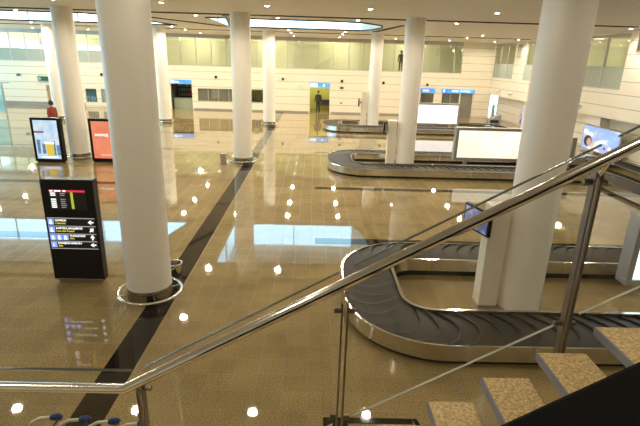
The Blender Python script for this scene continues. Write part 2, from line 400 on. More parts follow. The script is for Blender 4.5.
for x in (-.45, .4): MB().box(x, x+.05, -.18, .18, 0, .38).build('leg', M['dark'], t)
# blue header signs
def header(x0, x1, z0, z1, label, parts):
    s = thing('door_sign', label, 'sign', ((x0+x1)/2, FW-.08, (z0+z1)/2)); w = (x1-x0)/2; h = (z1-z0)/2
    MB().box(-w, w, -.04, .075, -h, h).build('sign_face', M['blue_e'], s)
    for a, b, c in parts: MB().box(-w+2*w*a, -w+2*w*b, -.055, -.04, -h*c, h*c).build('pictogram', M['white_e'], s)
header(-11.62, -9.88, 2.02, 2.33, 'blue backlit sign over the dark shop doorway on the far left', ((.05, .22, .7), (.25, .42, .35)))
header(-.37, 1.26, 2.02, 2.39, 'blue backlit sign over the yellow-green doorway with the man', ((.03, .38, .7), (.64, .74, .5)))
header(8.6, 9.8, 1.88, 2.2, 'short blue backlit sign just right of the middle row column', ((.15, .55, .35),))
header(10.35, 13.0, 1.9, 2.2, 'longest blue backlit sign, over the grey openings at far right', ((.04, .09, .7), (.3, .5, .4), (.55, .85, .35)))
s = thing('exit_sign', 'green hanging sign left of the left columns', 'sign', (-21.5, FW-.15, 2.12))
MB().box(-.55, .55, -.04, .04, -.17, .17).build('panel', M['exitgreen'], s); pm = mat('sign_pale', (.3, .5, .35), .5)
for a, b in ((-.5, -.3), (.3, .48)): MB().box(a, b, -.05, -.04, -.1, .1).build('pictogram', pm, s)
for a in (-.4, .4): MB().tube([(a, 0, .17), (a, .145, .3)], .012, 6).build('bracket', M['alu'], s)
# upper glazing of the far wall
gx = -27.6; gi = 3
GW = 1.21
while gx < 11.6:
    x1 = min(gx+GW, 11.72)
    dn += 1
    fr = MB().box(gx-.03, gx+.03, FW+.02, FW+.14, GB, CZ).box(gx, x1, FW+.02, FW+.14, GB, GB+.05).box(gx, x1, FW+.02, FW+.14, CZ-.28, CZ)
    w = struct(fr.build('window_%d' % dn, M['mullion']))
    MB().box(gx+.03, x1-.03, FW+.07, FW+.085, GB+.05, CZ-.28).build('pane', M['gglass'], w)
    if gx < -15: MB().box(gx+.03, x1-.03, FW+.05, FW+.06, GB+.05, GB+.95).build('frosted_band', M['frost'], w)
    gx = x1
# ------------------------------------------------------------------ right wall (upper part overhangs the lower)
rh = [(22.4, 33.3, 3.2, 5.72), (35.0, 39.1, 3.2, 5.72)]
struct(wall_holes(MB(), -3, FW, 1.95, CZ, rh, 'Y', XR, XR+.2).build('wall_right', M['wallR']))
struct(box('wall_right_lower', 15.0, 15.2, -3, FW, 0, 1.95, M['wallR'])); struct(box('ceiling_soffit', XR, 15.2, -3, FW, 1.87, 1.95, M['cream']))
struct(box('wall_gallery_end', XR+.2, 17.6, 43, 43.2, 3, CZ+.1, M['olive'])); struct(box('wall_gallery_near', XR+.2, 17.6, 11.8, 12, 3, CZ+.1, M['olive'])); struct(box('wall_gallery_right', 17.4, 17.6, 12, 43, 3, CZ+.1, M['olive'])); struct(box('floor_gallery_right', XR+.2, 17.6, 12, 43, 2.9, 3.1, M['grey_band']))
struct(box('ceiling_gallery_right', XR+.2, 17.6, 12, 43, CZ, CZ+.1, M['ceil']))
for y0, y1, n in ((22.4, 33.3, 6), (35.0, 39.1, 3)):
    for i in range(n):
        a = y0+(y1-y0)*i/n; b = y0+(y1-y0)*(i+1)/n; dn += 1
        fr = MB().box(XR+.05, XR+.17, a-.035, a+.035, 3.2, 5.72).box(XR+.05, XR+.17, a, b, 3.2, 3.25).box(XR+.05, XR+.17, a, b, 5.6, 5.72)
        w = struct(fr.build('window_%d' % dn, M['mullion']))
        MB().box(XR+.10, XR+.115, a+.035, b-.035, 3.25, 5.6).build('pane', M['gglass'], w)
        MB().box(XR+.085, XR+.095, a+.035, b-.035, 3.25, 4.25).build('frosted_band', M['frost'], w)
for y in (32.2, 24.4, 17.5): trim(MB().box(14.5, 15.0, y-.55, y+.75, 0, 1.87), M['column'])
t = thing('wall_panel_display', 'dark grey display panel high on the right wall at the frame edge', 'panel', (XR-.03, 21.1, 5.3))
MB().box(-.05, .03, -.62, .62, -.42, .45).build('panel', M['greyroom'], t); MB().box(-.06, -.05, -.55, .55, -.35, .38).build('screen', M['dark'], t)
# billboard and poster on the lower right wall
t = thing('billboard', 'blue sky advertisement with a dark-haired face on the right lower wall', 'billboard', (14.46, 23.4, .72))
MB().box(-.05, .04, -1.6, 1.6, -.64, .64).build('frame', M['alu'], t); pic = MB().box(-.062, -.05, -1.53, 1.53, -.58, .58).build('picture', M['sky_pic'], t)
def blob(c, r, m, n, par, nm, x=-.064):
    pts = [(c[0]+r[0]*math.cos(2*PI*i/n), c[1]+r[1]*math.sin(2*PI*i/n)) for i in range(n)]
    return MB().prism(pts, 'X', x, -.062).build(nm, m, par)
blob((1.02, -.18), (.36, .29), M['hair_e'], 18, pic, 'printed_hair'); blob((.90, -.22), (.2, .2), M['face_e'], 16, pic, 'printed_face', -.066)
MB().prism([(.78, -.42), (.52, -.5), (.15, .1), (.12, .48), (.22, .48), (.3, .1)], 'X', -.065, -.062).build('printed_arm', mat('advert_sleeve', (.85, .75, .72), .6), pic)
for y, z, mm in ((-.5, -.35, 'red_e'), (-1.25, -.42, 'red_e'), (-.9, -.3, 'white_e')): MB().box(-.065, -.062, y-.1, y+.1, z-.06, z+.08).build('printed_figure', M[mm], pic)
t = thing('wall_poster', 'small purple poster on the lower right wall beside the near right column', 'poster', (14.96, 33.5, .75))
MB().box(-.05, .03, -.75, .75, -.62, .62).build('frame', M['alu'], t); MB().box(-.06, -.05, -.7, .7, -.56, .56).build('picture', M['purple_e'], t)
# ------------------------------------------------------------------ left and back walls
lh = [(a, a+3.4, .4, 5.3) for a in (8.5, 12.3, 16.1, 19.9, 23.7, 27.5, 31.3, 35.1)]
struct(wall_holes(MB(), -3, FW, 0, CZ, lh, 'Y', XL-.2, XL).build('wall_left', M['cream']))
for a, b, c, d in lh:
    dn += 1; fr = MB()
    for q in (a, (a+b)/2, b): fr.box(XL-.14, XL-.06, q-.03, q+.03, c, d)
    fr.box(XL-.14, XL-.06, a, b, c, c+.06); fr.box(XL-.14, XL-.06, a, b, d-.06, d); fr.box(XL-.14, XL-.06, a, b, 2.8, 2.86)
    w = struct(fr.build('window_%d' % dn, M['mullion'])); MB().box(XL-.105, XL-.095, a, b, c, d).build('pane', M['clear'], w)
struct(box('wall_back', XL-.2, 15.2, -3.2, -3, 0, CZ, M['cream']))
# left glass screen with T post
t = thing('glass_screen', 'pale cyan glass screen with a steel T post at the left frame edge', 'glass screen', (-20.6, 32.2, 0))
MB().box(-6.5, -.1, -.01, .01, .25, 2.0).build('pane', M['cyan'], t)
MB().tube([(0, 0, 0), (-.04, 0, 2.15)], .06, 10).build('post', M['alu'], t, smooth=True); MB().box(-.5, .5, -.05, .05, 2.13, 2.2).build('cross_bar', M['alu'], t)

# ------------------------------------------------------------------ columns
def column(x, y, label, ring=True):
    t = thing('round_column', label, 'column', (x, y, 0), 'white round columns', kind='thing')
    MB().lathe([(.385, .0 if not ring else .26), (.385, CZ-.002)], 48).build('shaft', M['column'], t, smooth=True)
    if ring:
        MB().lathe([(.39, 0), (.39, .26)], 48).build('base_sleeve', M['sleeve'], t, smooth=True)
        g = MB().tube([(.55*math.cos(a), .55*math.sin(a), .13) for a in [2*PI*i/40 for i in range(40)]], .026, 10, closed=True).build('guard_ring', M['chrome'], t, smooth=True)
        for a in (.5, 2.07, 3.64, 5.21):
            MB().tube([(.385*math.cos(a), .385*math.sin(a), .1), (.55*math.cos(a), .55*math.sin(a), .13)], .014, 8).build('bracket', M['chrome'], g, smooth=True)
    return t
CX, CY = (-2.9, 3.84, -9.64, -16.38), (7.7, 19.33, 30.95)
column(CX[0], CY[0], 'largest white round column with a steel guard ring, beside the black directory sign')
column(CX[0], CY[1], 'white column with guard ring on the dark floor strip, mid distance')
column(CX[0], CY[2], 'thin white column at the far end of the dark floor strip')
column(CX[1], CY[0], 'large white column standing inside the nearest baggage carousel', False)
column(CX[1], CY[1], 'white column standing inside the middle baggage carousel', False)
column(CX[1], CY[2], 'thin white column standing inside the farthest baggage carousel', False)
column(CX[2], CY[1], 'white column between the blue poster stand and the orange poster stand')
column(CX[2], CY[2], 'thin white column just left of the dark shop doorway')
column(CX[3], CY[2], 'thin white column behind and left of the one between the poster stands')
# bins
def bin_(x, y, label, r=.17, h=.42):
    t = thing('waste_bin', label, 'bin', (x, y, 0))
    MB().lathe([(r*.72, 0), (r*.8, .02), (r, h), (r*.9, h), (r*.7, .06)], 28).build('body', M['steel'], t, smooth=True)
    MB().tube([(r*math.cos(2*PI*i/28), r*math.sin(2*PI*i/28), h) for i in range(28)], .014, 8, closed=True).build('rim', M['chrome'], t, smooth=True)
bin_(-2.68, 8.47, 'small steel bin just behind the largest column', .15, .32)
def bin_box(x, y, label):
    t = thing('waste_bin', label, 'bin', (x, y, 0))
    MB().box(-.11, .11, -.11, .11, 0, .40).build('body', M['alu'], t, bevel=.01); MB().box(-.12, .12, -.12, .12, .4, .43).build('lid', M['grey_band'], t)
bin_box(-3.66, 19.0, 'small grey box bin left of the mid-distance column on the dark strip')
bin_box(-3.62, 30.3, 'tiny grey box bin left of the thin column at the end of the strip')

# ------------------------------------------------------------------ baggage carousels
def rounded(poly, r, d, arc=16, step=.25):
    n = len(poly); out = []
    info = []
    for i in range(n):
        p, v, q = Vector(poly[i-1]), Vector(poly[i]), Vector(poly[(i+1) % n])
        e0, e1 = (v-p).normalized(), (q-v).normalized()
        n0, n1 = Vector((-e0.y, e0.x)), Vector((-e1.y, e1.x))
        convex = e0.x*e1.y-e0.y*e1.x > 0
        rr = r if convex else .45
        info.append((v + (n0+n1)*(rr if convex else -rr), n0, n1, convex, rr))
    for i in range(n):
        c, n0, n1, cv, rr = info[i]
        a0, a1 = (-n0, -n1) if cv else (n0, n1)
        rad = rr-d if cv else rr+d
        for k in range(arc+1):
            a = (PI/2)*k/arc
            out.append(c + (a0*math.cos(a)+a1*math.sin(a))*rad)
        c2, m0, _, cv2, rr2 = info[(i+1) % n]
        s = out[-1]; e = c2 + ((-m0)*(rr2-d) if cv2 else m0*(rr2+d))
        base_s = c + (-n1 if cv else n1)*rr; base_e = c2 + (-m0 if cv2 else m0)*rr2
        k = max(1, int((base_e-base_s).length/step))
        for j in range(1, k): out.append(s.lerp(e, j/k))
    return out
def carousel(poly, label, r=1.5):
    t = thing('baggage_carousel', label, 'baggage carousel', (poly[0][0], poly[0][1], 0))
    ox, oy = poly[0]; poly = [(x-ox, y-oy) for x, y in poly]
    def sweep(prof, name, m, seams=0):
        rings = [[(*p, z) for p in rounded(poly, r, d)] for d, z in prof]; n = len(rings[0]); mb = MB()
        mb.add([v for g in rings for v in g], [(k*n+i, k*n+(i+1) % n, (k+1)*n+(i+1) % n, (k+1)*n+i) for k in range(len(prof)-1) for i in range(n)])
        return mb.build(name, m, t, smooth=True, fix=True)
    sk = sweep([(.035, .30), (.035, .335), (0, .335), (0, .085), (.03, .085)], 'outer_skirt', M['steel'])
    sweep([(.07, .1), (.07, 0)], 'plinth', M['blackm'])
    sweep([(.035, .285), (1.0, .285)], 'belt_bed', M['blackm'])
    sweep([(.97, .285), (.97, .365), (1.03, .365), (1.03, .12), (1.0, .12)], 'inner_rim', M['steel'])
    sweep([(.99, .13), (.99, 0)], 'inner_plinth', M['blackm'])
    # skirt joint covers
    mid = rounded(poly, r, .5); L = [0]
    n = len(mid)
    for i in range(n): L.append(L[-1]+(mid[(i+1) % n]-mid[i]).length)
    pc = {}
    def pos(u, d):
        u %= L[-1]
        if d not in pc: pc[d] = rounded(poly, r, d)
        lo, hi = 0, n
        while hi-lo > 1:
            m_ = (lo+hi)//2
            if L[m_] <= u: lo = m_
            else: hi = m_
        f = (u-L[lo])/(L[lo+1]-L[lo]+1e-9); a, b = pc[d][lo], pc[d][(lo+1) % n]
        return a.lerp(b, f)
    N = int(L[-1]/.30); pitch = L[-1]/N; mb = MB(); NT = 8
    for k in range(N):
        vs = []
        for j in range(NT+1):
            tt = j/NT; d = round(.05+.91*tt, 4); sh = .26*(1-(2*tt-1)**2)
            for du, z in ((0, .287), (0, .332), (.04, .335), (pitch*.6, .315), (pitch*1.16, .298)):
                p = pos(k*pitch+sh+du, d); vs.append((p.x, p.y, z))
        mb.add(vs, [(j*5+q, (j+1)*5+q, (j+1)*5+q+1, j*5+q+1) for j in range(NT) for q in range(2, 4)])
        mb.add(vs, [(j*5+q, (j+1)*5+q, (j+1)*5+q+1, j*5+q+1) for j in range(NT) for q in range(2)], 1)
    mb.build('belt', [M['belt'], M['blackm']], t)
    for k in range(0, N, 9):
        a = pos(k*pitch, 0.0); b = pos(k*pitch+.02, 0.0); nn = Vector((b.y-a.y, a.x-b.x)).normalized()*.003
        MB().add([(a.x+nn.x, a.y+nn.y, .09), (b.x+nn.x, b.y+nn.y, .09), (b.x+nn.x, b.y+nn.y, .335), (a.x+nn.x, a.y+nn.y, .335)], [(0, 1, 2, 3)]).build('skirt_joint', M['grey_band'], sk)
        a = pos(k*pitch, 1.03); b = pos(k*pitch+.025, 1.03); nn = -nn
        MB().add([(a.x+nn.x, a.y+nn.y, .12), (b.x+nn.x, b.y+nn.y, .12), (b.x+nn.x, b.y+nn.y, .365), (a.x+nn.x, a.y+nn.y, .365)], [(0, 1, 2, 3)]).build('skirt_joint', M['grey_band'], sk)
    return t
carousel([(.6, 5.78), (13.2, 5.78), (13.2, 9.82), (.6, 9.82)], 'nearest baggage carousel with black overlapping plates and steel skirt')
carousel([(.6, 17.2), (10.45, 17.2), (10.45, 11.6), (13.6, 11.6), (13.6, 21.2), (.6, 21.2)], 'middle baggage carousel, bending toward the viewer at the right')
carousel([(.6, 28.5), (12.6, 28.5), (12.6, 32.5), (.6, 32.5)], 'farthest and smallest looking baggage carousel before the far wall')
# lightboxes inside the carousels
def lightbox(x0, x1, y, z0, z1, m, label):
    t = thing('lightbox', label, 'lightbox', ((x0+x1)/2, y, 0)); w = (x1-x0)/2; f = .12
    MB().box(-w, w, 0, .32, z0, z0+f).box(-w, w, 0, .32, z1-f, z1).box(-w, -w+f, 0, .32, z0+f, z1-f).box(w-f, w, 0, .32, z0+f, z1-f).box(-w+f, w-f, .14, .32, z0+f, z1-f).build('frame', M['alu'], t, bevel=.012)
    MB().box(-w+f, w-f, .05, .14, z0+f, z1-f).build('lit_panel', m, t)
    for x in (-w*.7, w*.7): MB().box(x-.06, x+.06, .06, .26, 0, z0).build('foot', M['alu'], t)
lightbox(6.0, 9.5, 8.0, .26, 1.66, emis('lightbox_cool', (.8, .95, 1), 1.8), 'lightbox in the nearest carousel, cut by the right frame edge')
lightbox(5.95, 9.5, 19.5, .30, 1.68, M['lightbox'], 'large warm white lightbox in the middle carousel')
lightbox(5.9, 9.45, 30.8, .32, 1.72, M['lightbox_w'], 'blank white lightbox in the farthest carousel')
# pylons and monitors
def pylon(y, label, ml, h=1.9):
    t = thing('carousel_pylon', label, 'pylon', (3.22, y, 0))
    MB().box(-.17, .17, -.16, .16, 0, h).build('body', M['cream'], t, bevel=.012); MB().box(-.175, .175, -.165, .165, h, h+.02).build('cap', M['column'], t)
    MB().box(-.18, .18, -.17, .17, 0, .05).build('base', M['alu'], t)
    s = thing('monitor', ml, 'monitor', (2.89, y, 1.635)); s.rotation_euler = (0, 0, .30 if y < 10 else -.13); s.scale = (1, .88, .92) if y < 10 else (1, 1, 1)
    MB().box(-.035, .035, -.40, .40, -.235, .235).build('case', M['black'], s, bevel=.01)
    MB().box(-.04, -.035, -.355, .355, -.195, .195).build('screen', M['screen_e'], s)
    MB().box(.03, .19, -.07, .07, -.06, .06).build('bracket', M['alu'], s)
pylon(7.68, 'cream pylon beside the column in the nearest carousel', 'black flat monitor seen edge-on, on the nearest carousel pylon')
pylon(19.3, 'cream pylon beside the column in the middle carousel', 'black monitor on the middle carousel pylon')
pylon(30.9, 'cream pylon beside the column in the farthest carousel', 'black monitor on the farthest carousel pylon', 2.3)
def barrier(x, y, label, sc=1.0, ):
    t = thing('feed_hood', label, 'conveyor hood', (x, y, 0))
    MB().prism([(-.55*sc, 0), (.9*sc, 0), (.9*sc, .62), (.1*sc, .55), (-.55*sc, .3)], 'Y', -.55*sc, .55*sc).build('hood', M['alu'], t, bevel=.03)
    MB().box(-.15, .05, -.06, .06, .5, 1.35).build('post', M['alu'], t, bevel=.01); MB().box(-.45*sc, .6*sc, -.56*sc, -.55*sc, .05, .25).build('flap', M['blackm'], t)
barrier(13.45, 35.6, 'small grey conveyor hood with post by the far right wall', .6)
barrier(11.1, 19.7, 'grey conveyor hood with post below the billboard', .5)

# ------------------------------------------------------------------ directory sign and posters
t = thing('directory_sign', 'tall black airport directory sign beside the largest column', 'sign', (-4.39, 8.14, 0))
MB().box(-.47, .47, 0, .20, .07, 2.04).build('case', M['black'], t, bevel=.015); MB().box(-.40, .40, .04, .16, 0, .07).build('base', mat('base_brown', (.3, .2, .12), .3), t)
MB().box(-.46, .46, -.004, .002, .085, .10).build('edge_strip', M['alu'], t)
sc = MB().box(-.325, .325, -.006, .0, 1.48, 1.86).build('screen', M['blackm'], t)
MB().box(-.32, .32, -.010, -.006, 1.815, 1.85).build('header_bar', M['red_e'], sc)
hx = [-.30, -.22, -.16, -.07, .1, .17, .24]
for i, x in enumerate(hx): MB().box(x, x+.05, -.013, -.010, 1.822, 1.845).build('header_word', M['white_e'] if i < 4 else M['red_e'], sc)
for i in range(8):
    z = 1.79-i*.0375
    if i == 2: continue
    MB().box(-.30, -.21+.0*random.random(), -.010, -.006, z-.009, z+.009).build('listing_line', M['white_e'], sc)
    MB().box(-.13, -.05+.05*random.random(), -.009, -.006, z-.006, z+.006).build('listing_line', M['strip_e'], sc)
MB().box(.055, .10, -.010, -.006, 1.5, 1.81).build('column_bar', M['lime_e'], sc)
rows = [(1.325, 1.17, 'GÜMRÜK', 'Customs', 1, 'L'), (1.17, 1.018, 'KAYIP EŞYA, BAGAJ SERVİSİ', 'Lost and Found', 1, 'D'), (1.018, .872, 'TUVALETLER', 'WC', 3, 'U'), (.872, .725, 'DANIŞMA BÜROSU', 'Info', 1, 'L')]
for z1, z0, a, b, ni, ar in rows:
    pl = MB().box(-.43, .43, -.006, 0, z0+.008, z1-.008).build('sign_row', M['blackm'], t)
    MB().box(-.43, .43, -.009, -.003, z1-.014, z1).build('lit_edge', M['strip_e'], pl)
    for k in range(ni):
        x = -.42+k*.115; MB().box(x, x+.105, -.011, -.006, z0+.022, z1-.024).build('pictogram', M['lavender_e'], pl)
        if 'BÜRO' in a: text('i', .12, (x+.035, -.012, z0+.035), M['white_e'], pl, 'pictogram_letter')
        else:
            MB().ball((x+.05, -.012, z1-.05), (.014, .003, .014), 8, 6).box(x+.03, x+.07, -.014, -.011, z0+.045, z0+.082).box(x+.025, x+.085, -.014, -.011, z0+.032, z0+.042).build('pictogram_mark', M['white_e'], pl)
    x = -.42+ni*.115+.015
    text(a, .052, (x, -.010, z0+.088), M['white_e'], pl, 'lettering', sx=.96 if len(a) < 15 else .74); text(b, .052, (x, -.010, z0+.035), M['yellow_e'], pl, 'translation')
    c = Vector((.355, z0+.075)); ang = {'L': PI, 'U': PI/2, 'D': PI/4}[ar]
    def rot(p): return (c.x+p[0]*math.cos(ang)-p[1]*math.sin(ang), c.y+p[0]*math.sin(ang)+p[1]*math.cos(ang))
    MB().prism([rot(p) for p in ((-.05, -.010), (.0, -.010), (-.01, -.042), (.052, 0), (-.01, .042), (.0, .010), (-.05, .010))], 'Y', -.012, -.006).build('arrow', M['white_e'], pl)
MB().box(-.43, .43, -.009, -.003, .715, .727).build('lit_edge', M['strip_e'], t)

def poster(x0, x1, y, h, label):
    t = thing('poster_stand', label, 'poster stand', ((x0+x1)/2, y, 0)); w = (x1-x0)/2
    MB().box(-w, w, 0, .24, .04, h).build('case', M['black'], t, bevel=.015); MB().box(-w*.9, w*.9, .04, .2, 0, .04).build('base', M['blackm'], t)
    return t, w
t, w = poster(-11.0, -9.86, 18.45, 1.75, 'black framed poster stand showing a pale blue picture with a yellow drink')
p = MB().box(-w+.11, w-.11, -.006, 0, .15, 1.66).build('picture', M['poster_e'], t)
for x, a, b in ((-.40, .35, .9), (-.22, .35, .75), (.18, .3, .85), (.34, .3, .7)): MB().box(x, x+.12, -.009, -.006, a, b).build('printed_shape', M['posterblue_e'], p)
MB().prism([(-.06, .27), (.22, .27), (.24, .74), (-.08, .74)], 'Y', -.013, -.009).build('printed_drink', M['beer_e'], p)
MB().prism([(-.10, .74), (.25, .74), (.27, .82), (-.12, .82)], 'Y', -.013, -.009).build('printed_glass', M['white_e'], p)
MB().box(-.46, -.08, -.010, -.006, 1.17, 1.24).build('printed_band', M['posterbr_e'], p); MB().box(-.3, .35, -.010, -.006, .2, .235).build('printed_caption', M['white_e'], p)
t, w = poster(-8.88, -7.72, 18.7, 1.74, 'black framed poster stand showing an orange picture with white lettering')
p = MB().box(-w+.11, w-.11, -.006, 0, .17, 1.64).build('picture', M['orange_e'], t)
text('avantaj', .20, (-.36, -.008, 1.06), M['white_e'], p, 'lettering', sx=.95)
MB().box(-.2, .4, -.010, -.006, .28, .34).build('printed_caption', emis('pale_orange', (.95, .5, .35), .9), p)

# ------------------------------------------------------------------ people
def person(name, label, loc, h, joints, edges, radii, paint, hair_c, hair_r, rz=0, hairm='hair'):
    me = bpy.data.meshes.new('tmp'); me.from_pydata(joints, edges, []); o = bpy.data.objects.new('tmp', me); COL.objects.link(o)
    sk = o.modifiers.new('s', 'SKIN'); sk.use_smooth_shade = True
    for i, rr in enumerate(radii): o.data.skin_vertices[0].data[i].radius = (rr, rr) if not isinstance(rr, tuple) else rr
    o.data.skin_vertices[0].data[0].use_root = True
    sb = o.modifiers.new('u', 'SUBSURF'); sb.levels = 2; sb.render_levels = 2
    dg = bpy.context.evaluated_depsgraph_get(); m2 = bpy.data.meshes.new_from_object(o.evaluated_get(dg)); bpy.data.objects.remove(o)
    m2.materials.clear()
    for k in paint[0]: m2.materials.append(M[k])
    for p in m2.polygons: p.material_index = paint[1](p.center); p.use_smooth = True
    b = bpy.data.objects.new(name, m2); COL.objects.link(b); b.location = loc; b.rotation_euler = (0, 0, rz); tag(b, label, 'person')
    MB().ball(hair_c, hair_r).build('hair', M[hairm], b, smooth=True)
    return b
def figure(stride=.16, arm=.06):
    J = [(0, 0, .93), (0, 0, 1.12), (0, 0, 1.38), (0, 0, 1.48), (0, 0, 1.56), (0, -.02, 1.66),
         (.09, 0, .90), (.10, -stride, .50), (.10, -stride*.7, .09), (.10, -stride*.7-.14, .04),
         (-.09, 0, .90), (-.10, stride*.6, .50), (-.10, stride*1.5, .10), (-.10, stride*1.5-.13, .04),
         (.18, 0, 1.40), (.23, arm, 1.13), (.23, -arm, .90), (.22, -arm*1.4, .80),
         (-.18, 0, 1.40), (-.24, -arm, 1.13), (-.27, -arm*2.5, .90), (-.27, -arm*3, .81)]
    E = [(0, 1), (1, 2), (2, 3), (3, 4), (4, 5), (0, 6), (6, 7), (7, 8), (8, 9), (0, 10), (10, 11), (11, 12), (12, 13), (2, 14), (14, 15), (15, 16), (16, 17), (2, 18), (18, 19), (19, 20), (20, 21)]
    R = [.14, .14, .16, .07, .065, .105, .095, .07, .05, .045, .095, .07, .05, .045, .075, .058, .045, .04, .075, .058, .045, .04]
    return J, E, R
J, E, R = figure(.10, .02); R = [r_*1.18 for r_ in R]
def paint(c): return 0 if c.z > 1.5 else (2 if (abs(c.x) > .17 and c.z < .86) or False else (1 if c.z > .88 or abs(c.x) > .18 else (3 if c.z > .1 else 4)))
person('person', 'man in dark jacket and trousers walking through the yellow-green doorway', (.33, 39.1, 0), 1.75, J, E, R, (('skin', 'jacket', 'skin', 'trousers', 'hair'), paint), (0, .015, 1.70), (.105, .11, .10))
J, E, R = figure(.05, .03)
person('person', 'woman in a rust red top standing behind the pale blue poster stand', (-13.75, 25.2, 0), 1.65, [(a*.88, b*.9, c*.96) for a, b, c in J], E, [r_*1.2 if 0 < i_ < 3 or i_ > 13 else r_ for i_, r_ in enumerate(R)], (('skin', 'red', 'skin', 'trousers', 'hair'), lambda c: paint(c/.96)), (0, .02, 1.63), (.12, .13, .14), rz=.9)
J, E, R = figure(.03, .03)
person('person', 'dark clothed person behind the upper gallery glass beside a column', (7.02, 40.2, GB-.02), 1.6, [(a, b, c*.93) for a, b, c in J], E, R, (('hair', 'jacket', 'jacket', 'trousers', 'hair'), lambda c: paint(c/.93)), (0, 0, 1.58), (.12, .12, .12), rz=PI)

# ------------------------------------------------------------------ staircase, railing, parapet
RI, GO = .172, .292
N0 = -1                                     # nose positions x = 1.286 + k*GO, top z = 2.67 + k*RI
st = thing('staircase', 'granite staircase rising to the right at the lower right', 'staircase', (0, 0, 0), kind='thing')
body = MB()
LZ = 2.67-8*RI
for k in range(-7, 9):
    x = 1.286+k*GO; z = 2.67+k*RI
    tr_ = MB().box(x, x+GO-.012, 1.0, 2.25, z-.05, z).build('tread', M['tread'], st, bevel=.012)
    MB().box(x-.004, x+.006, 1.0, 2.245, z-.048, z-.002).build('nosing_strip', M['nosing'], tr_)
    for yb in (1.40, 1.92): MB().box(x+.19, x+.25, yb, yb+.035, z-RI-.05 if k == -7 else z-RI, z-.05).build('tread_bracket', M['post'], st)
for yb in (1.35, 1.87):
    MB().prism([(1.286-7*GO, 2.67-7*RI-.42), (1.286+9*GO, 2.67+9*RI-.42), (1.286+9*GO, 2.67+9*RI-.25), (1.286-7*GO, 2.67-7*RI-.25)], 'Y', yb, yb+.10).build('stringer', M['post'], st)
xa = 1.286-7*GO
body.box(xa-2.6, xa, 1.02, 2.30, LZ-.25, LZ-.03); body.box(xa-2.5, xa-2.3, 1.1, 2.2, 0, LZ-.25); body.box(xa-.3, xa+.3, 1.1, 2.2, 0, LZ-.2)
xb = 1.286+9*GO; body.box(xb-.3, xb, 1.1, 2.2, 0, 3.6)
body.build('stair_body', M['cream'], st)
MB().box(xa-2.6, xa, 1.0, 2.32, LZ-.03, LZ).build('landing_slab', M['tread'], st)
RS = .5635
def rz_(x): return 2.376 + (RS*(x+1.045) if x > -1.045 else 0)
ra = thing('stair_railing', 'stainless steel and glass stair railing crossing the picture diagonally', 'railing', (0, 2.25, 0))
xe = 2.75
MB().tube([(-2.9, 0, 2.376), (-1.045, 0, 2.376), (xe, 0, rz_(xe))], .030, 16).build('handrail', M['chrome'], ra, smooth=True)
def gtop(x): return 2.44 + (.569*(x+1.0) if x > -1.0 else 0)
def gbot(x): return 2.763+.585*(x-1.353)
pts = []
for xs in (-.99, .20, 1.48, 2.7): pts.append(xs)
def post(x, foot, top):
    p = MB()
    for dx in (-.022, .010): p.box(x+dx, x+dx+.010, .045, .095, foot, top)
    q = p.build('post', M['post'], ra, bevel=.002)
    for z, sx in ((top-.06, -1), (foot+.27, -1), (top-.06, 1), (foot+.27, 1)):
        MB().tube([(x+sx*.015, .08, z), (x+sx*.06, .08, z)], .016, 10).build('glass_clamp', M['post'], q, smooth=True)
    MB().tube([(x, .075, rz_(x)-.12), (x, .04, rz_(x)-.09), (x, .0, rz_(x)-.025)], .010, 8).build('rail_bracket', M['chrome'], q, smooth=True)
    MB().box(x-.04, x+.04, .0, .045, foot, foot+.05).build('side_fixing', M['post'], q)
post(-.985, LZ-.12, gtop(-.985)-.07); post(.20, 1.86, gtop(.20)-.2); post(1.455, 2.54, 3.70); post(2.55, 3.2, gtop(2.55))
def gpanel(x0, x1):
    poly = [(x0, gbot(x0) if x0 > -1 else LZ+.1), (x1, gbot(x1) if x1 > -1 else LZ+.1), (x1, gtop(x1)), (x0, gtop(x0))]
    g = MB().prism(poly, 'Y', .078, .09).build('glass_panel', M['glass'], ra)
    e = mat('glass_edge', (.14, .15, .12), .2) if 'glass_edge' not in bpy.data.materials else bpy.data.materials['glass_edge']
    MB().prism([(poly[3][0], poly[3][1]), (poly[2][0], poly[2][1]), (poly[2][0], poly[2][1]-.007), (poly[3][0], poly[3][1]-.007)], 'Y', .076, .092).build('top_edge', e, g)
    MB().prism([(poly[0][0], poly[0][1]), (poly[1][0], poly[1][1]), (poly[1][0], poly[1][1]+.004), (poly[0][0], poly[0][1]+.004)], 'Y', .076, .092).build('bottom_edge', bpy.data.materials.get('glass_edge_light') or mat('glass_edge_light', (.5, .48, .38), .2), g)
for a, b in ((-2.7, -1.03), (-.95, .16), (.24, 1.45), (1.53, 2.5)): gpanel(a, b)
pp = thing('stair_parapet', 'wide black sloping parapet in the lower right foreground', 'parapet', (0, 0, 0), kind='thing')
def pz(x): return 3.335+.634*(x-.462)
MB().prism([(-1.0, 0), (2.4, 0), (2.4, pz(2.4)-.05), (-1.0, pz(-1.0)-.05)], 'Y', .66, .93).build('side_panel', M['parapet'], pp)
MB().prism([(-1.0, pz(-1)-.06), (2.4, pz(2.4)-.06), (2.4, pz(2.4)), (-1.0, pz(-1.0))], 'Y', .62, .95).build('cap', M['parapet'], pp, bevel=.02)

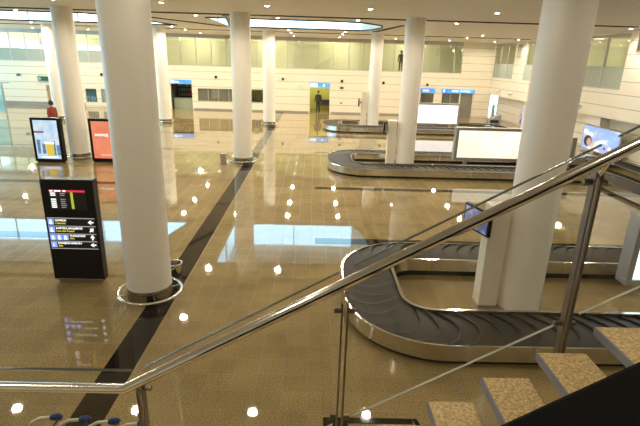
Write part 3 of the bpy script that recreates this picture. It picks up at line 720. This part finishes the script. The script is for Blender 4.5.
# ------------------------------------------------------------------ luggage trolleys
def trolley(loc, label):
    t = thing('luggage_trolley', label, 'luggage trolley', loc, 'nested luggage trolleys')
    for s in (0, 1):
        yb, yf = (.0, -.05) if s else (-.52, -.47)
        MB().tube([(-.9, yf, .15), (-.12, yb, .13)], .010, 8).build('side_rail', M['steel'], t, smooth=True)
        MB().tube([(-.14, yb, .13), (-.24, yb, .55), (-.27, yb, .84), (-.235, yb, .97), (-.15, yb, 1.02), (-.03, yb, 1.035)], .015, 10).build('upright', M['tube'], t, smooth=True)
        g = MB().tube([(-.05, yb, 1.032), (-.03, yb, 1.036), (.02, yb, 1.038), (.05, yb, 1.032)], [.020, .030, .033, .022], 12).build('grip', M['grip'], t, smooth=True)
        MB().lathe([(.0, -.012), (.055, -.012), (.055, .012), (0, .012)], 16).build('wheel', M['blackm'], t, loc=(-.16, yb+(.02 if s else -.02), .056)).rotation_euler = (PI/2, 0, 0)
    MB().tube([(.03, -.52, 1.035), (.03, 0, 1.035)], .009, 8).build('push_bar', M['blackm'], t, smooth=True)
    MB().tube([(-.25, -.52, .5), (-.25, 0, .5)], .009, 8).build('cross_bar', M['steel'], t, smooth=True)
    MB().box(-.86, -.2, -.44, -.08, .150, .156).build('tray', M['steel'], t)
    MB().lathe([(.0, -.012), (.055, -.012), (.055, .012), (0, .012)], 16).build('wheel', M['blackm'], t, loc=(-.82, -.26, .056)).rotation_euler = (PI/2, 0, 0)
    return t
tl = ['luggage trolley with blue grip, leftmost of the nested row', 'luggage trolley with blue grip, second from left in the nested row',
      'luggage trolley with blue grip just left of the railing post', 'luggage trolley whose blue grip shows behind the railing post']
t0 = trolley((-2.28, 3.50, 0), tl[0])
for k in range(1, 4): copy_tree(t0, (-2.28+.27*k, 3.50-.02*k, 0), tl[k])

# ------------------------------------------------------------------ small fixtures
def cam_(x, z, label):
    t = thing('security_camera', label, 'security camera', (x, FW, z), None)
    MB().box(-.07, .07, -.05, 0, -.04, .1).build('mount', M['whitep'], t); MB().ball((0, -.12, -.04), .11).build('dome', M['black'], t, smooth=True)
for x, z, l in ((-17.0, 2.6, 'dark dome camera on the far wall above the two left windows'), (-7.9, 2.66, 'dark dome camera above the long grey window'),
                (-2.55, 2.65, 'small dome camera between the middle columns and the man in the doorway'), (2.2, 2.62, 'upper dome camera on the wall right of the green doorway'),
                (5.55, 2.58, 'dome camera between the two right-hand columns'), (9.1, 2.52, 'dome camera above the short blue sign')): cam_(x, z, l)
def disc_(x, z, label, cat, name, m, r=.08):
    t = thing(name, label, cat, (x, FW, z)); MB().box(-r, r, -.06, 0, -r*.6, r*.6).build('housing', m, t, bevel=.02); MB().box(-r*.5, r*.5, -.08, -.06, -r*.3, r*.3).build('face', M['black'], t)
disc_(2.2, 2.05, 'dark oblong wall fixture below the upper dome camera right of the doorway', 'wall fixture', 'wall_fixture', M['greyroom'], .16)
disc_(2.2, .85, 'small wall box low on the wall right of the green doorway', 'wall box', 'wall_box', M['greyroom'], .09)
disc_(-23.6, 2.36, 'small grey fixture high on the far left wall', 'wall fixture', 'wall_fixture', M['alu'], .2)
t = thing('wall_clock', 'faint round clock left of the doorway sign', 'clock', (-1.15, FW, 1.95)); t.rotation_euler = (PI/2, 0, 0)
MB().lathe([(0, 0), (.17, 0), (.17, .04), (.15, .05), (0, .05)], 28).build('face', M['cream'], t); MB().tube([(.165*math.cos(2*PI*i/28), .165*math.sin(2*PI*i/28), .04) for i in range(28)], .015, 6, closed=True).build('rim', M['alu'], t)
for y, z, l in ((36.9, 2.28, 'small white camera on the right wall nearest the far corner'), (34.6, 2.25, 'small white camera on the right wall below the pilaster'), (25.3, 2.2, 'white camera on the right wall above the billboard')):
    t = thing('wall_camera', l, 'camera', (XR, y, z)); MB().box(-.06, 0, -.07, .07, -.08, .08).build('mount', M['whitep'], t)
    MB().ball((-.16, 0, 0), .13).build('housing', M['whitep'], t, smooth=True); MB().ball((-.20, .08, .0), .06).build('lens', M['black'], t, smooth=True)
t = thing('ceiling_strut', 'grey slanted strut hanging from the ceiling left of the mid-distance column', 'strut', (-3.62, 20.9, CZ))
MB().tube([(-.06, -.25, 0), (.14, 1.2, -.80)], .085, 10).build('arm', M['alu'], t, smooth=True); MB().box(-.2, .08, -.4, -.1, -.05, 0).build('mount', M['alu'], t)
t = thing('wall_speaker', 'slim grey speaker bar on the pilaster between right gallery windows', 'speaker', (XR, 34.2, 5.2))
MB().box(-.14, 0, -.12, .12, -.5, .35).build('case', M['alu'], t, bevel=.02); MB().box(-.15, -.14, -.1, .1, -.45, .3).build('grille', M['grey_band'], t)

# ------------------------------------------------------------------ downlights
LX = [-20.6, -16.6, -12.4, -8.45, -5.0, -1.6, 1.75, 5.9, 9.9, 13.3]
LY = [1.4, 6.3, 11.3, 16.5, 21.1, 29.6, 32.6, 36.8]
rown = ['a', 'b', 'over the stair end of the hall', 'in the row nearest the viewer', 'in the row just past the dark ceiling slot', 'in the row behind the skylights', 'in the row past the second ceiling slot', 'in the row nearest the gallery glass']
ordn = ['first', 'second', 'third', 'fourth', 'fifth', 'sixth', 'seventh', 'eighth', 'ninth', 'tenth']
def hit(x, y):
    for poly in (sky_r, sky_l):
        c = False; n = len(poly)
        for i in range(n):
            (xa_, ya_), (xb_, yb_) = poly[i], poly[i-1]
            if (ya_ > y) != (yb_ > y) and x < (xb_-xa_)*(y-ya_)/(yb_-ya_)+xa_: c = not c
        if c: return True
    return False
proto = None
POWER = 200
def spot(x, y, p):
    l = bpy.data.lights.new('downlight_lamp', 'SPOT'); l.energy = p; l.color = (1, .89, .70); l.spot_size = math.radians(172); l.spot_blend = .4; l.shadow_soft_size = .12
    o = bpy.data.objects.new('downlight_lamp', l); COL.objects.link(o); o.location = (x, y, CZ-.06); return o
for j, y in enumerate(LY):
    k = 0
    for x in LX:
        if hit(x, y) or (j == 2 and not -9 < x < 6) or (j == 3 and (x < -9 or x > 9)) or (j == 4 and x < -13): continue
        if j < 2:
            if -13 < x < 11: spot(x, y, POWER*(.33, .28)[j])  # unseen front rows: bare spots added to brighten the near floor and treads
            continue
        if any(math.hypot(x-cx, y-cy) < .6 for cx in CX for cy in CY): continue
        lab = 'round recessed ceiling downlight, %s from left %s' % (ordn[k], rown[j]); k += 1
        if proto is None:
            proto = thing('ceiling_downlight', lab, 'ceiling light', (x, y, CZ), 'round downlights in the hall ceiling')
            MB().lathe([(.08, -.012), (.125, -.018), (.125, 0), (.08, 0)], 24, cap=False).build('trim_ring', M['whitep'], proto, smooth=True)
            MB().lathe([(0, -.03), (.045, -.026), (.075, -.006), (.075, -.001), (0, -.001)], 20).build('lens', M['lamp'], proto, smooth=True)
        else: copy_tree(proto, (x, y, CZ), lab)
        spot(x, y, POWER*(.5, .95, 1.2, 1.3, 1.15, .95)[j-2]*(1.3 if x < -12 else 1))
# lamps of the upper gallery, the corridor and the right gallery
def ceiling_lamp(x, y, z, e, nm, lab, col=(1, .9, .6)):
    t = thing(nm, lab, 'ceiling light', (x, y, z)); MB().box(-.5, .5, -.06, .06, -.05, 0).build('tube_cover', emis('tube_glow', (1, .92, .7), 4) if 'tube_glow' not in bpy.data.materials else bpy.data.materials['tube_glow'], t); MB().box(-.52, .52, -.08, .08, -.02, 0).build('housing', M['whitep'], t)
    l = bpy.data.lights.new(nm + '_lamp', 'POINT'); l.energy = e; l.color = col; l.shadow_soft_size = .2
    o = bpy.data.objects.new(nm + '_lamp', l); COL.objects.link(o); o.location = (x, y, z-.2)
for x, l in ((-25, 'gallery ceiling light at the far left window panes'), (-20.5, 'gallery ceiling light above the green hanging sign'), (-15.5, 'gallery ceiling light right of the left columns'), (-10, 'gallery ceiling light above the dark shop doorway'), (-4, 'gallery ceiling light behind the middle columns'), (2, 'gallery ceiling light above the man in the doorway'), (8, 'gallery ceiling light right of the dark figure')):
    ceiling_lamp(x, 41.2, CZ, 150, 'gallery_light', l)
for x, e, l in ((.5, 130, 'corridor light inside the yellow-green doorway'), (-4.6, 14, 'corridor light inside the small window with the bag'), (-10.7, 3, 'corridor light over the dark shop counter')):
    ceiling_lamp(x, 40.9, GB-.25, e, 'corridor_light', l)
for y, l in ((21.5, 'right gallery light nearest the viewer'), (25, 'right gallery light above the billboard'), (28.5, 'right gallery light half hidden by the near right column'), (32, 'right gallery light next to the pilaster'), (35.5, 'right gallery light just past the pilaster'), (39, 'right gallery light nearest the far corner')):
    ceiling_lamp(16.0, y, CZ, 32, 'side_gallery_light', l, (1, .85, .6))

# ------------------------------------------------------------------ daylight
w = bpy.data.worlds.new('sky'); S.world = w; w.use_nodes = True
bg = w.node_tree.nodes['Background']; bg.inputs[0].default_value = (.47, .79, 1.0, 1); bg.inputs[1].default_value = 4.2
def portal(loc, rot, sx, sy):
    l = bpy.data.lights.new('daylight_portal', 'AREA'); l.shape = 'RECTANGLE'; l.size = sx; l.size_y = sy; l.cycles.is_portal = True
    o = bpy.data.objects.new('daylight_portal', l); COL.objects.link(o); o.location = loc; o.rotation_euler = rot
portal((XL-.25, 23.5, 2.85), (0, -PI/2, 0), 5, 30.5)
portal((-1.1, 28.1, CZ+.74), (-PI/2, 0, 0), 7.4, 1.4); portal((-15.8, 28.1, CZ+.74), (-PI/2, 0, 0), 16.2, 1.4)
portal((-20.2, 43.3, 4.9), (-PI/2, 0, 0), 15, 1.3)

# ------------------------------------------------------------------ camera
PIT, YAW, ROL, F = .3168, .019, .0295, 468.7
cp, sp, cy, sy = math.cos(PIT), math.sin(PIT), math.cos(YAW), math.sin(YAW)
fw = Vector((sy*cp, cy*cp, -sp)); rr = Vector((cy, -sy, 0)); uu = rr.cross(fw)
r2 = rr*math.cos(ROL)+uu*math.sin(ROL); u2 = -rr*math.sin(ROL)+uu*math.cos(ROL)
cd = bpy.data.cameras.new('camera'); cd.sensor_width = 36; cd.sensor_fit = 'HORIZONTAL'; cd.lens = F*36/640; cd.clip_start = .05; cd.clip_end = 200
cam = bpy.data.objects.new('camera', cd); COL.objects.link(cam)
cam.matrix_world = Matrix(((r2.x, u2.x, -fw.x, 0), (r2.y, u2.y, -fw.y, 0), (r2.z, u2.z, -fw.z, 4.2), (0, 0, 0, 1)))
S.camera = cam
S.view_settings.view_transform = 'Standard'; S.view_settings.look = 'None'; S.view_settings.gamma = 1; S.view_settings.use_curve_mapping = False
S.view_settings.exposure = 0.36
S.cycles.max_bounces = 10; S.cycles.transparent_max_bounces = 24; S.cycles.diffuse_bounces = 5; S.cycles.glossy_bounces = 6
S.cycles.sample_clamp_indirect = 6; S.cycles.use_denoising = True
